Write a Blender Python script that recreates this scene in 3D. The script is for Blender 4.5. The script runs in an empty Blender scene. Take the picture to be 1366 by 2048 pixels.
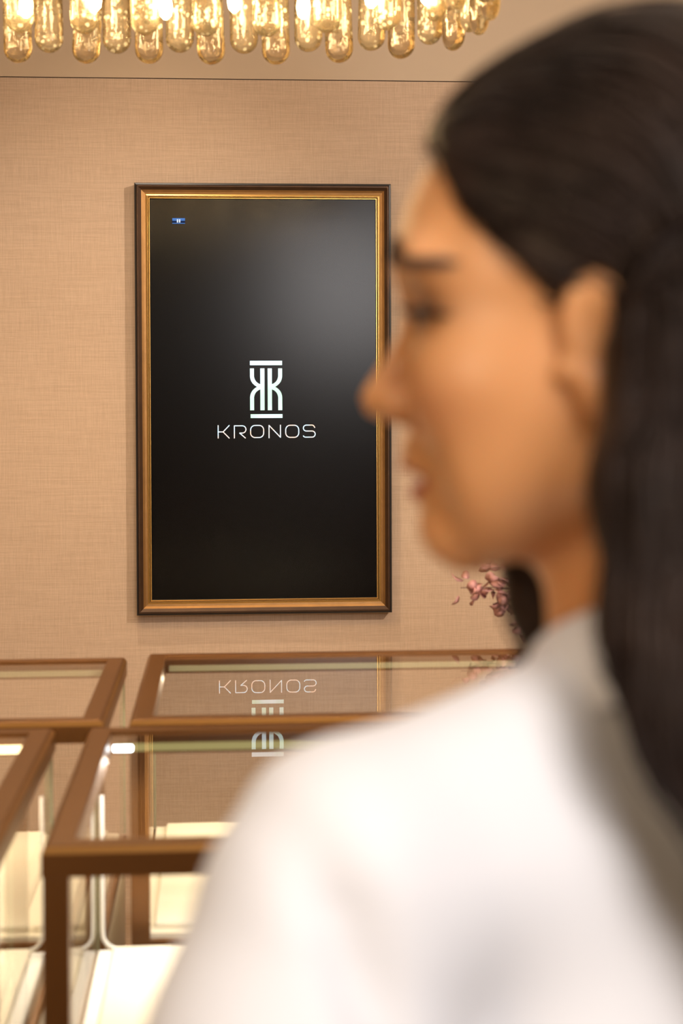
import bpy, math, random
import numpy as np
from mathutils import Vector, Matrix, Euler

random.seed(7)
rng = np.random.default_rng(7)
C = bpy.context.scene.collection
sc = bpy.context.scene
PI = math.pi

# ------------------------------------------------------------------ camera
CAM_Z = 1.425
cd = bpy.data.cameras.new('camera')
cam = bpy.data.objects.new('camera', cd)
C.objects.link(cam)
sc.camera = cam
cd.sensor_fit = 'HORIZONTAL'
cd.sensor_width = 24.0
cd.lens = 24.0 * 3340 / 1366
cd.shift_x = 0.0
cd.shift_y = -148.0 / 1366
cd.clip_start = 0.05
cam.location = (0, 0, CAM_Z)
cam.rotation_euler = (Matrix.Rotation(math.radians(-4.2), 3, 'Z') @ Matrix.Rotation(math.radians(90 - 1.3), 3, 'X')
                      @ Matrix.Rotation(math.radians(-0.2), 3, 'Z')).to_euler()
cd.dof.use_dof = True
cd.dof.focus_distance = 3.93
cd.dof.aperture_fstop = 5.2

# ------------------------------------------------------------------ world, lights, exposure
w = bpy.data.worlds.new('world'); sc.world = w; w.use_nodes = True
w.node_tree.nodes['Background'].inputs[0].default_value = (1.0, 0.86, 0.7, 1)
w.node_tree.nodes['Background'].inputs[1].default_value = 0.3
sc.view_settings.view_transform = 'Standard'
sc.view_settings.look = 'None'
sc.view_settings.gamma = 1
sc.view_settings.use_curve_mapping = False
sc.view_settings.exposure = 0.0
cy = sc.cycles
cy.max_bounces = 14; cy.diffuse_bounces = 4; cy.glossy_bounces = 6
cy.transmission_bounces = 12; cy.transparent_max_bounces = 24
cy.caustics_reflective = False; cy.caustics_refractive = False
cy.sample_clamp_indirect = 4.0
cy.use_denoising = True

def aim(o, target):
    d = Vector(target) - o.location
    o.rotation_euler = d.to_track_quat('-Z', 'Y').to_euler()

def area(name, loc, target, sx, sy, power, col, spread=180):
    l = bpy.data.lights.new(name, 'AREA'); l.shape = 'RECTANGLE'; l.size = sx; l.size_y = sy
    l.energy = power; l.color = col; l.spread = math.radians(spread)
    o = bpy.data.objects.new(name, l); o.location = loc; C.objects.link(o); aim(o, target); return o

def spot(name, loc, target, power, col, angle=80, blend=.6, r=.03):
    l = bpy.data.lights.new(name, 'SPOT'); l.energy = power; l.color = col
    l.spot_size = math.radians(angle); l.spot_blend = blend; l.shadow_soft_size = r
    o = bpy.data.objects.new(name, l); o.location = loc; C.objects.link(o); aim(o, target); return o

NEUTRAL = (1.0, .95, .90)
WARM = (1.0, .80, .58)
area('rear_panel_light', (.74, -1.3, 2.05), (0.15, .75, 1.25), .75, .75, 15.5, (1.0, .95, .94), 110)
area('jacket_key_light', (.22, -.30, 2.62), (0.15, .72, 1.2), .8, .5, 6.0, (1.0, .96, .96), 110)  # unseen key, added overhead to brighten the jacket
area('face_fill_light', (-1.0, -.10, 1.75), (0.15, .75, 1.40), .45, .45, 2.8, (1.0, .78, .54), 110)  # warm fill added for her face, no known fixture
area('ceiling_fill_light', (0.3, 1.2, 2.66), (0.3, 1.2, 0), 2.2, 1.6, 9, (1.0, .88, .74))  # unseen fill under the ceiling, added to lift the room and bulkhead
spot('wall_washer_light', (-.19, 2.98, 2.66), (-.20, 4.0, 1.15), 36, (1.0, .84, .66), 72, 1.0, .02)
spot('track_spot_light', (1.62, 1.05, 2.50), (-.1, 4, 1.4), 190, (1.0, .86, .72), 75, .8, .03)

# ------------------------------------------------------------------ tags and mesh helpers
def tag(o, label=None, cat=None, group=None, kind=None):
    if label: o['label'] = label
    if cat: o['category'] = cat
    if group: o['group'] = group
    if kind: o['kind'] = kind
    return o

def empty(name, loc=(0, 0, 0), rz=0.0):
    o = bpy.data.objects.new(name, None); o.empty_display_size = .05
    o.location = loc; o.rotation_euler = (0, 0, rz); C.objects.link(o); return o

def link(name, me, parent=None, mats=()):
    o = bpy.data.objects.new(name, me); C.objects.link(o)
    for m in (mats if isinstance(mats, (list, tuple)) else [mats]): me.materials.append(m)
    if parent is not None: o.parent = parent
    return o

class MB:
    """collects polygons of one mesh"""
    def __init__(s): s.v = []; s.f = []; s.m = []; s.sm = []
    def add(s, vs, fs, mi=0, smooth=False):
        b = len(s.v); s.v += [tuple(v) for v in vs]
        for f in fs: s.f.append(tuple(b + i for i in f)); s.m.append(mi); s.sm.append(smooth)
        return s
    def box(s, x0, x1, y0, y1, z0, z1, mi=0, bev=0.0):
        if bev <= 0:
            vs = [(x, y, z) for z in (z0, z1) for y in (y0, y1) for x in (x0, x1)]
            fs = [(0, 2, 3, 1), (4, 5, 7, 6), (0, 1, 5, 4), (2, 6, 7, 3), (0, 4, 6, 2), (1, 3, 7, 5)]
            return s.add(vs, fs, mi)
        import bmesh
        bm = bmesh.new(); bmesh.ops.create_cube(bm, size=1)
        for v in bm.verts:
            v.co = Vector(((x0 + x1) / 2 + v.co.x * (x1 - x0), (y0 + y1) / 2 + v.co.y * (y1 - y0), (z0 + z1) / 2 + v.co.z * (z1 - z0)))
        bmesh.ops.bevel(bm, geom=bm.edges[:], offset=bev, segments=2, affect='EDGES', profile=.5)
        bm.verts.index_update()
        s.add([v.co[:] for v in bm.verts], [[v.index for v in f.verts] for f in bm.faces], mi)
        bm.free(); return s
    def tube(s, pts, r, n=8, mi=0, closed=False, cap=True):
        pts = [Vector(p) for p in pts]; N = len(pts)
        rs = r if isinstance(r, (list, tuple)) else [r] * N
        rings = []; up = None
        for i, p in enumerate(pts):
            if closed: t = pts[(i + 1) % N] - pts[i - 1]
            else: t = pts[min(i + 1, N - 1)] - pts[max(i - 1, 0)]
            if t.length < 1e-9: t = Vector((0, 0, 1))
            t.normalize()
            if up is None: up = Vector((0, 0, 1)) if abs(t.z) < .9 else Vector((1, 0, 0))
            a = (up - t * up.dot(t)).normalized(); b = t.cross(a); up = a
            rings.append([p + (a * math.cos(2 * PI * k / n) + b * math.sin(2 * PI * k / n)) * rs[i] for k in range(n)])
        vs = [v for ring in rings for v in ring]; fs = []
        M = N if closed else N - 1
        for i in range(M):
            j = (i + 1) % N
            for k in range(n):
                fs.append((i * n + k, i * n + (k + 1) % n, j * n + (k + 1) % n, j * n + k))
        if cap and not closed:
            fs.append(tuple(range(n - 1, -1, -1))); fs.append(tuple((N - 1) * n + k for k in range(n)))
        return s.add(vs, fs, mi, True)
    def lathe(s, prof, c=(0, 0, 0), n=24, mi=0, sx=1.0, sy=1.0, smooth=True):
        vs = []; fs = []; N = len(prof)
        for r, z in prof:
            for k in range(n):
                a = 2 * PI * k / n
                vs.append((c[0] + r * sx * math.cos(a), c[1] + r * sy * math.sin(a), c[2] + z))
        for i in range(N - 1):
            for k in range(n):
                fs.append((i * n + k, i * n + (k + 1) % n, (i + 1) * n + (k + 1) % n, (i + 1) * n + k))
        fs.append(tuple(range(n - 1, -1, -1))); fs.append(tuple((N - 1) * n + k for k in range(n)))
        return s.add(vs, fs, mi, smooth)
    def mesh(s, name):
        me = bpy.data.meshes.new(name); me.from_pydata(s.v, [], s.f)
        me.polygons.foreach_set('material_index', s.m); me.polygons.foreach_set('use_smooth', s.sm)
        me.update(); return me
    def build(s, name, mats, parent=None):
        return link(name, s.mesh(name), parent, mats)

def np_mesh(name, V, Q, smooth=True):
    me = bpy.data.meshes.new(name); k = Q.shape[1]
    me.vertices.add(len(V)); me.vertices.foreach_set('co', np.ascontiguousarray(V, np.float32).ravel())
    me.loops.add(len(Q) * k); me.loops.foreach_set('vertex_index', np.ascontiguousarray(Q, np.int32).ravel())
    me.polygons.add(len(Q)); me.polygons.foreach_set('loop_start', np.arange(0, len(Q) * k, k, dtype=np.int32))
    me.update(calc_edges=True)
    me.polygons.foreach_set('use_smooth', np.full(len(Q), smooth)); me.update()
    return me

# ------------------------------------------------------------------ materials
def nt(name):
    m = bpy.data.materials.new(name); m.use_nodes = True
    t = m.node_tree; t.nodes.clear(); out = t.nodes.new('ShaderNodeOutputMaterial'); return m, t, out
def N(t, typ, **kw):
    n = t.nodes.new(typ)
    for k, v in kw.items():
        if k.startswith('i_'):
            key = k[2:].replace('_', ' ')
            n.inputs[key].default_value = v
        else: setattr(n, k, v)
    return n
def rgb(c): return (c[0], c[1], c[2], 1)

def principled(name, col, rough=.5, metal=0.0, bump=None, var=0.0, vscale=20, spec=.5, stretch=(1, 1, 1), **extra):
    m, t, out = nt(name)
    p = N(t, 'ShaderNodeBsdfPrincipled'); t.links.new(p.outputs[0], out.inputs[0])
    p.inputs['Base Color'].default_value = rgb(col); p.inputs['Roughness'].default_value = rough
    p.inputs['Metallic'].default_value = metal; p.inputs['Specular IOR Level'].default_value = spec
    for k, v in extra.items(): p.inputs[k.replace('_', ' ')].default_value = v
    tc = N(t, 'ShaderNodeTexCoord'); mp = N(t, 'ShaderNodeMapping'); mp.inputs['Scale'].default_value = stretch
    t.links.new(tc.outputs['Object'], mp.inputs[0])
    if var:
        no = N(t, 'ShaderNodeTexNoise'); no.inputs['Scale'].default_value = vscale; no.inputs['Detail'].default_value = 4
        t.links.new(mp.outputs[0], no.inputs['Vector'])
        r = N(t, 'ShaderNodeValToRGB'); e = r.color_ramp.elements
        e[0].position = .3; e[1].position = .7
        e[0].color = rgb([c * (1 - var) for c in col]); e[1].color = rgb([min(1, c * (1 + var)) for c in col])
        t.links.new(no.outputs['Fac'], r.inputs[0]); t.links.new(r.outputs[0], p.inputs['Base Color'])
    if bump:
        no2 = N(t, 'ShaderNodeTexNoise'); no2.inputs['Scale'].default_value = bump[0]
        t.links.new(mp.outputs[0], no2.inputs['Vector'])
        b = N(t, 'ShaderNodeBump'); b.inputs['Strength'].default_value = bump[1]; b.inputs['Distance'].default_value = bump[2]
        t.links.new(no2.outputs['Fac'], b.inputs['Height']); t.links.new(b.outputs[0], p.inputs['Normal'])
    return m

def emission(name, col, s, col2=None, scale=20):
    m, t, out = nt(name); e = N(t, 'ShaderNodeEmission'); e.inputs[0].default_value = rgb(col); e.inputs[1].default_value = s
    if col2:
        tc = N(t, 'ShaderNodeTexCoord'); no = N(t, 'ShaderNodeTexNoise'); no.inputs['Scale'].default_value = scale
        r = N(t, 'ShaderNodeValToRGB'); el = r.color_ramp.elements
        el[0].position = .40; el[1].position = .60; el[0].color = rgb(col); el[1].color = rgb(col2)
        t.links.new(tc.outputs['Object'], no.inputs['Vector']); t.links.new(no.outputs['Fac'], r.inputs[0]); t.links.new(r.outputs[0], e.inputs[0])
    t.links.new(e.outputs[0], out.inputs[0]); return m

def linen(name, base, dark, amp=1.0):
    m, t, out = nt(name); p = N(t, 'ShaderNodeBsdfPrincipled'); t.links.new(p.outputs[0], out.inputs[0])
    p.inputs['Roughness'].default_value = .75; p.inputs['Specular IOR Level'].default_value = .25
    tc = N(t, 'ShaderNodeTexCoord')
    outs = []
    for sx, sz, s in ((330, 14, 1), (12, 330, 1), (640, 50, 1), (50, 640, 1)):
        mp = N(t, 'ShaderNodeMapping'); mp.inputs['Scale'].default_value = (sx, sx * .2, sz)
        no = N(t, 'ShaderNodeTexNoise'); no.inputs['Scale'].default_value = s; no.inputs['Detail'].default_value = 2
        t.links.new(tc.outputs['Object'], mp.inputs[0]); t.links.new(mp.outputs[0], no.inputs['Vector']); outs.append(no.outputs['Fac'])
    a = N(t, 'ShaderNodeMath', operation='ADD'); t.links.new(outs[0], a.inputs[0]); t.links.new(outs[1], a.inputs[1])
    b = N(t, 'ShaderNodeMath', operation='ADD'); t.links.new(outs[2], b.inputs[0]); t.links.new(outs[3], b.inputs[1])
    c = N(t, 'ShaderNodeMath', operation='MULTIPLY_ADD'); t.links.new(b.outputs[0], c.inputs[0]); c.inputs[1].default_value = .6; t.links.new(a.outputs[0], c.inputs[2])
    r = N(t, 'ShaderNodeMapRange'); r.inputs['From Min'].default_value = 1.6 - .35 / amp; r.inputs['From Max'].default_value = 1.6 + .35 / amp
    t.links.new(c.outputs[0], r.inputs['Value'])
    mx = N(t, 'ShaderNodeMix', data_type='RGBA'); mx.inputs['A'].default_value = rgb(dark); mx.inputs['B'].default_value = rgb(base)
    t.links.new(r.outputs[0], mx.inputs['Factor']); t.links.new(mx.outputs['Result'], p.inputs['Base Color'])
    bp = N(t, 'ShaderNodeBump'); bp.inputs['Strength'].default_value = .5; bp.inputs['Distance'].default_value = .0006
    t.links.new(c.outputs[0], bp.inputs['Height']); t.links.new(bp.outputs[0], p.inputs['Normal'])
    return m

def thin_glass(name, tint, rough=0.0, ior=1.5):
    """clear pane: straight transmission plus Fresnel reflection on each face"""
    m, t, out = nt(name)
    tr = N(t, 'ShaderNodeBsdfTransparent'); tr.inputs[0].default_value = rgb(tint)
    gl = N(t, 'ShaderNodeBsdfGlossy'); gl.inputs['Roughness'].default_value = rough; gl.inputs['Color'].default_value = (1, 1, 1, 1)
    fr = N(t, 'ShaderNodeFresnel'); fr.inputs['IOR'].default_value = ior
    geo = N(t, 'ShaderNodeNewGeometry')          
    mx = N(t, 'ShaderNodeMixShader')
    # the pane reflects where a ray enters it; the far face is taken as coated
    inv = N(t, 'ShaderNodeMath', operation='SUBTRACT'); inv.inputs[0].default_value = 1.0; t.links.new(geo.outputs['Backfacing'], inv.inputs[1])
    mu = N(t, 'ShaderNodeMath', operation='MULTIPLY'); t.links.new(fr.outputs[0], mu.inputs[0]); t.links.new(inv.outputs[0], mu.inputs[1])
    t.links.new(mu.outputs[0], mx.inputs[0]); t.links.new(tr.outputs[0], mx.inputs[1]); t.links.new(gl.outputs[0], mx.inputs[2])
    t.links.new(mx.outputs[0], out.inputs[0]); return m

M = {}
M['linen'] = linen('linen_wallcovering', (.66, .475, .335), (.55, .385, .262))
M['panel'] = principled('painted_bulkhead', (.60, .45, .305), .6, bump=(300, .08, .001))
M['wall'] = principled('wall_paint', (.60, .44, .30), .7, var=.04, vscale=3)
M['ceiling'] = principled('ceiling_paint', (.80, .74, .66), .8)
M['floor'] = principled('stone_floor', (.62, .54, .44), .25, var=.12, vscale=3)
M['groove'] = principled('shadow_gap', (.05, .03, .02), .8)
M['bronze'] = principled('brushed_bronze', (.165, .062, .010), .42, .42, var=.08, vscale=3, stretch=(1, 1, 1), bump=(600, .05, .0005))
M['bronze_edge_lit'] = principled('bronze_lit_chamfer', (.34, .155, .030), .30, .60)  # lighter bronze for the chamfer: its lit look put into the colour
M['glass'] = thin_glass('display_glass', (.998, .998, .995), ior=1.28)
M['glass_edge'] = principled('glass_edge', (.40, .42, .26), .15, 0, Transmission_Weight=.4)
M['cream'] = principled('cream_lining', (.86, .79, .64), .55, var=.03, vscale=8)
M['lacquer'] = principled('cream_lacquer', (.70, .60, .45), .35)
M['liner'] = principled('white_liner', (.95, .93, .88), .35)
M['led'] = emission('led_diffuser', (1.0, .80, .42), 5.0)
M['led_soft'] = emission('led_diffuser_soft', (.78, .64, .24), .60)
M['led_off'] = principled('frosted_bar', (.42, .38, .22), .4)
M['glint_white'] = emission('glint_white', (.85, .95, 1.0), 14.0)
M['frame_black'] = principled('black_frame_edge', (.012, .009, .008), .35)
M['frame_dark'] = principled('dark_bronze_moulding', (.060, .027, .010), .40, .45, var=.15, vscale=30, stretch=(1, 1, 1))
M['frame_gold'] = principled('antique_gold_moulding', (.28, .140, .042), .38, .65, var=.10, vscale=40)
M['frame_bead'] = principled('bright_gold_bead', (.72, .43, .13), .28, .85)
M['screen'] = principled('black_screen', (.0032, .0027, .0024), .20, spec=.20)
M['logo'] = emission('screen_mark', (.76, .92, .97), 1.5, (.58, .84, .64), 14)
M['letters'] = emission('screen_letters', (.64, .86, .97), 1.8, (.95, .64, .46), 40)
M['icon_blue'] = emission('icon_blue', (.10, .24, .62), .9)
M['icon_dark'] = emission('icon_dark', (.02, .03, .08), .8)
M['icon_white'] = emission('icon_white', (.85, .92, 1.0), 1.0)
M['brass'] = principled('polished_brass', (.85, .55, .22), .22, 1.0)
M['bulb'] = emission('warm_bulb', (1.0, .70, .34), 95)
M['pink'] = principled('dusty_pink_leaf', (.56, .27, .25), .6, var=.25, vscale=30)
M['twig'] = principled('mauve_twig', (.16, .07, .07), .7)
M['vase'] = principled('ceramic_vase', (.75, .68, .6), .3)
M['shirt'] = principled('white_cloth', (.69, .675, .675), .75, var=.01, vscale=6, Sheen_Weight=.2)
M['trousers'] = principled('dark_trousers', (.03, .03, .04), .8)
M['shoe'] = principled('nude_leather', (.45, .27, .18), .35)
M['sclera'] = principled('eye_white', (.36, .31, .28), .15)
M['iris'] = principled('dark_iris', (.02, .010, .006), .1)
M['lash'] = principled('dark_lash', (.008, .005, .004), .6)
M['brow'] = principled('brow_hair', (.016, .008, .005), .7)

# crystal: real refracting glass full of small seeds
def crystal_mat(name, clear_tip):
    m, t, out = nt(name)
    g = N(t, 'ShaderNodeBsdfGlass'); g.inputs['IOR'].default_value = 1.52; g.inputs['Roughness'].default_value = .02
    g.inputs['Color'].default_value = (1.0, .93, .80, 1)
    tc = N(t, 'ShaderNodeTexCoord'); oi = N(t, 'ShaderNodeObjectInfo')
    ad = N(t, 'ShaderNodeVectorMath', operation='ADD'); sc_ = N(t, 'ShaderNodeVectorMath', operation='SCALE'); sc_.inputs['Scale'].default_value = 37
    t.links.new(oi.outputs['Random'], sc_.inputs[0]); t.links.new(tc.outputs['Object'], ad.inputs[0]); t.links.new(sc_.outputs[0], ad.inputs[1])
    v = N(t, 'ShaderNodeTexVoronoi'); v.inputs['Scale'].default_value = 95; v.feature = 'SMOOTH_F1'
    n = N(t, 'ShaderNodeTexNoise'); n.inputs['Scale'].default_value = 60; n.inputs['Detail'].default_value = 3
    t.links.new(ad.outputs[0], v.inputs['Vector']); t.links.new(ad.outputs[0], n.inputs['Vector'])
    s = N(t, 'ShaderNodeMath', operation='ADD'); t.links.new(v.outputs['Distance'], s.inputs[0]); t.links.new(n.outputs['Fac'], s.inputs[1])
    b = N(t, 'ShaderNodeBump'); b.inputs['Strength'].default_value = .35; b.inputs['Distance'].default_value = .002
    t.links.new(s.outputs[0], b.inputs['Height']); t.links.new(b.outputs[0], g.inputs['Normal'])
    # seeds and flakes inside the crystal scatter light
    v2 = N(t, 'ShaderNodeTexVoronoi'); v2.inputs['Scale'].default_value = 100; t.links.new(ad.outputs[0], v2.inputs['Vector'])
    mr = N(t, 'ShaderNodeMapRange'); mr.inputs['From Min'].default_value = .46; mr.inputs['From Max'].default_value = .28; mr.inputs['To Min'].default_value = .10; mr.inputs['To Max'].default_value = .95
    sp_ = N(t, 'ShaderNodeSeparateColor'); t.links.new(v2.outputs['Color'], sp_.inputs[0])
    gt_ = N(t, 'ShaderNodeMath', operation='GREATER_THAN'); gt_.inputs[1].default_value = .50; t.links.new(sp_.outputs[0], gt_.inputs[0])
    t.links.new(v2.outputs['Distance'], mr.inputs['Value'])
    mm = N(t, 'ShaderNodeMath', operation='MULTIPLY'); t.links.new(mr.outputs[0], mm.inputs[0]); t.links.new(gt_.outputs[0], mm.inputs[1])
    mxx = N(t, 'ShaderNodeMath', operation='MAXIMUM'); mxx.inputs[1].default_value = .10; t.links.new(mm.outputs[0], mxx.inputs[0])
    if clear_tip:        # the long rods hold seeds only in their upper part
        sz_ = N(t, 'ShaderNodeSeparateXYZ'); t.links.new(tc.outputs['Object'], sz_.inputs[0])
        mz = N(t, 'ShaderNodeMapRange'); mz.inputs['From Min'].default_value = .035; mz.inputs['From Max'].default_value = .055; t.links.new(sz_.outputs['Z'], mz.inputs['Value'])
        mq = N(t, 'ShaderNodeMath', operation='MULTIPLY'); t.links.new(mxx.outputs[0], mq.inputs[0]); t.links.new(mz.outputs[0], mq.inputs[1]); mxx = mq
    d1 = N(t, 'ShaderNodeBsdfDiffuse'); d1.inputs[0].default_value = (1, .90, .66, 1); tl = N(t, 'ShaderNodeBsdfTranslucent'); tl.inputs[0].default_value = (1, .88, .62, 1)
    m1 = N(t, 'ShaderNodeMixShader'); m1.inputs[0].default_value = .5; t.links.new(d1.outputs[0], m1.inputs[1]); t.links.new(tl.outputs[0], m1.inputs[2])
    m2 = N(t, 'ShaderNodeMixShader'); t.links.new(mxx.outputs[0], m2.inputs[0]); t.links.new(g.outputs[0], m2.inputs[1]); t.links.new(m1.outputs[0], m2.inputs[2])
    t.links.new(m2.outputs[0], out.inputs[0]); return m
M['crystal'] = crystal_mat('seeded_crystal', False)
M['crystal_tip'] = crystal_mat('clear_tipped_crystal', True)

def skin_mat():
    m, t, out = nt('skin'); p = N(t, 'ShaderNodeBsdfPrincipled'); t.links.new(p.outputs[0], out.inputs[0])
    at = N(t, 'ShaderNodeAttribute'); at.attribute_name = 'tint'
    t.links.new(at.outputs['Color'], p.inputs['Base Color'])
    p.inputs['Roughness'].default_value = .42; p.inputs['Specular IOR Level'].default_value = .45
    p.inputs['Subsurface Weight'].default_value = .25; p.inputs['Subsurface Radius'].default_value = (.8, .3, .15)
    p.inputs['Subsurface Scale'].default_value = .01
    return m
M['skin'] = skin_mat()

def hair_mat():
    m, t, out = nt('dark_hair'); p = N(t, 'ShaderNodeBsdfPrincipled'); t.links.new(p.outputs[0], out.inputs[0])
    oi = N(t, 'ShaderNodeTexCoord'); no = N(t, 'ShaderNodeTexNoise'); no.inputs['Scale'].default_value = 25
    r = N(t, 'ShaderNodeValToRGB'); e = r.color_ramp.elements
    e[0].position = .3; e[0].color = (.009, .005, .004, 1); e[1].position = .75; e[1].color = (.032, .018, .013, 1)
    t.links.new(oi.outputs['Object'], no.inputs['Vector']); t.links.new(no.outputs['Fac'], r.inputs[0]); t.links.new(r.outputs[0], p.inputs['Base Color'])
    p.inputs['Roughness'].default_value = .42; p.inputs['Specular IOR Level'].default_value = .28; p.inputs['Specular Tint'].default_value = (1, .85, .75, 1)
    return m
M['hair'] = hair_mat()

# ------------------------------------------------------------------ room shell
WY = 4.0
RX0, RX1, RY0, RZ1 = -2.6, 3.0, -3.0, 2.7
TRIM_Z = 2.189
tag(MB().box(RX0 - .1, RX1 + .1, RY0 - .1, WY + .1, -.1, 0).build('floor', M['floor']), kind='structure')
tag(MB().box(RX0 - .1, RX1 + .1, RY0 - .1, WY + .1, RZ1, RZ1 + .1).build('ceiling', M['ceiling']), kind='structure')
tag(MB().box(RX0 - .1, RX1 + .1, WY, WY + .1, 0, TRIM_Z - .001).build('wall_back', M['linen']), kind='structure')
tag(MB().box(RX0, RX1, WY - .0005, WY + .09, TRIM_Z + .0012, RZ1).build('trim_1', M['panel']), kind='structure')
tag(MB().box(RX0, RX1, WY + .002, WY + .08, TRIM_Z - .001, TRIM_Z + .0012).build('trim_2', M['groove']), kind='structure')
tag(MB().box(RX0 - .1, RX0, RY0 - .1, WY, 0, RZ1).build('wall_left', M['wall']), kind='structure')
tag(MB().box(RX1, RX1 + .1, RY0 - .1, WY, 0, RZ1).build('wall_right', M['wall']), kind='structure')
tag(MB().box(RX0, RX1, RY0 - .1, RY0, 0, RZ1).build('wall_front', M['wall']), kind='structure')
tag(MB().box(RX0, RX1, WY - .015, WY, 0, .10, bev=.003).build('baseboard_back', M['lacquer']), kind='structure')

# ------------------------------------------------------------------ wall display in a gilt frame
SX0, SX1, SZ0, SZ1 = -.1955, .4105, .9175, 1.9375
scr = empty('framed_screen', ((SX0 + SX1) / 2, WY, (SZ0 + SZ1) / 2))
tag(scr, 'upright black screen in antique gold frame on the linen wall, showing KRONOS mark', 'screen')
hw, hh = (SX1 - SX0) / 2, (SZ1 - SZ0) / 2
# moulding section: (inset from outer edge, height off the wall), material of the strip that starts there
prof = [(0, 0, 0), (0, .040, 0), (.0012, .0430, 0), (.0048, .0438, 0), (.0060, .0420, 1), (.0085, .0420, 1), (.0120, .0402, 1), (.0160, .0382, 1),
        (.0210, .0362, 2), (.0260, .0355, 2), (.0278, .0362, 3), (.0290, .0365, 3), (.0298, .0345, 1), (.0306, .0345, 3), (.0318, .0352, 3),
        (.0328, .0330, 1), (.0336, .0318, 3), (.0352, .0318, 3), (.0365, .0290, 0), (.0365, .0240, 0)]
def corner(ins, h, sx, sz): return (sx * (hw - ins), -h, sz * (hh - ins))
for (a, b) in (((-1, 1), (1, 1)), ((1, 1), (1, -1)), ((1, -1), (-1, -1)), ((-1, -1), (-1, 1))):
    mb = MB(); vs = []
    for ins, h, _ in prof: vs.append(corner(ins, h, *a)); vs.append(corner(ins, h, *b))
    for i in range(len(prof) - 1):
        mb.add([vs[2 * i], vs[2 * i + 1], vs[2 * i + 3], vs[2 * i + 2]], [(0, 1, 2, 3)], prof[i + 1][2])
    mb.build('frame_rail', [M['frame_black'], M['frame_dark'], M['frame_gold'], M['frame_bead']], scr)
MB().box(-hw + .0355, hw - .0355, -.0285, -.004, -hh + .0355, hh - .0355).build('screen_panel', M['screen'], scr)
MB().box(-hw + .03, hw - .03, -.004, -.0002, -hh + .03, hh - .03).build('back_cover', M['frame_black'], scr)
K = 1 / 835.0
def L(zx, zy): return ((400 + zx / 5.254 - 524.8) * K, -((680 + zy / 5.254) - 797.5) * K)
YS = -.0287
def flat(mb, poly, th=.0006, y=YS):
    n = len(poly); vs = [(p[0], y, p[1]) for p in poly] + [(p[0], y - th, p[1]) for p in poly]
    mb.add(vs, [tuple(range(n)), tuple(range(2 * n - 1, n - 1, -1))] + [(i, (i + 1) % n, n + (i + 1) % n, n + i) for i in range(n)])
def rectz(mb, x0, y0, x1, y1, **k): flat(mb, [L(x0, y0), L(x1, y0), L(x1, y1), L(x0, y1)], **k)
mb = MB(); rectz(mb, 510, 216, 845, 262); mb.build('emblem_bar', M['logo'], scr)
mb = MB(); rectz(mb, 515, 772, 847, 812); mb.build('emblem_bar', M['logo'], scr)
def arcpts(p0, c, p1, n=7):
    return [((1 - t) ** 2 * p0[0] + 2 * t * (1 - t) * c[0] + t * t * p1[0], (1 - t) ** 2 * p0[1] + 2 * t * (1 - t) * c[1] + t * t * p1[1]) for t in [i / n for i in range(n + 1)]]
for mir in (0, 1):
    mb = MB(); fx = (lambda x: x) if not mir else (lambda x: 1355 - x)
    flat(mb, [L(fx(x), y) for x, y in ((617, 295), (661, 295), (661, 731), (617, 731))])
    for flip in (0, 1):
        fy = (lambda y: y) if not flip else (lambda y: 2 * 487 - y if y > 300 else 731)
        out_ = [(510, 295)] + arcpts((510, 378), (514, 450), (583, 487)); inn = [(552, 295)] + arcpts((552, 378), (560, 440), (617, 460))
        for i in range(len(out_) - 1):
            flat(mb, [L(fx(x), fy(y)) for x, y in (out_[i], out_[i + 1], inn[i + 1], inn[i])], th=.0006 + .00001 * i)
    flat(mb, [L(fx(x), y) for x, y in ((583, 487), (617, 460), (618, 514))], th=.0008)
    mb.build('emblem_letter', M['logo'], scr)
def arc(cx, cy, rx, ry, a0, a1, n=8): return [(cx + rx * math.cos(math.radians(a0 + (a1 - a0) * i / n)), cy + ry * math.sin(math.radians(a0 + (a1 - a0) * i / n))) for i in range(n + 1)]
def ring_o(cx): return [arc(cx + sx * 22, 952 + sy * 16, 46, 47, a, a + 90, 6) for sx, sy, a in ((1, 1, 0), (-1, 1, 90), (-1, -1, 180), (1, -1, 270))]
def cat_(ls): return [p for l in ls for p in l]
letters = {
 'K': [[(177, 888), (177, 1020)], [(177, 955), (228, 955)], [(292, 888), (228, 955), (292, 1020)]],
 'R': [[(345, 1020), (345, 892), (428, 892)] + arc(428, 930, 38, 38, -90, 90) + [(400, 968), (460, 1020)]],
 'O': [cat_(ring_o(582)) + [(650, 968)]],
 'N': [[(706, 1020), (706, 889), (825, 1014), (825, 886)]],
 'O2': [cat_(ring_o(948)) + [(1016, 968)]],
 'S': [[(1184, 914)] + arc(1154, 916, 26, 28, -35, -90, 4) + arc(1096, 919, 32, 31, -90, -270, 8) + arc(1156, 982, 32, 32, -90, 90, 8) + arc(1088, 986, 28, 28, 90, 150, 4)],
}
for k_, strokes in letters.items():
    mb = MB(); q = 0
    for st in strokes:
        for (a, b) in zip(st[:-1], st[1:]):
            A = Vector(L(*a)); B = Vector(L(*b)); d = B - A
            if d.length < 1e-7: continue
            d.normalize(); n_ = Vector((-d.y, d.x)) * .00105; e_ = d * .0006; q += 1
            flat(mb, [A - e_ + n_, B + e_ + n_, B + e_ - n_, A - e_ - n_], th=.0006 + .000004 * q)
    mb.build('screen_letter', M['letters'], scr)
def P(px, py): return ((px - 524.8) * K, -(py - 797.5) * K)
def rectp(name, mat, x0, y0, x1, y1, y=YS, th=.0005):
    mb = MB(); flat(mb, [P(x0, y0), P(x1, y0), P(x1, y1), P(x0, y1)], y=y, th=th); return mb.build(name, mat, scr)
rectp('icon_plate', M['icon_dark'], 345.6, 439.6, 370.6, 451.2)
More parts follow.
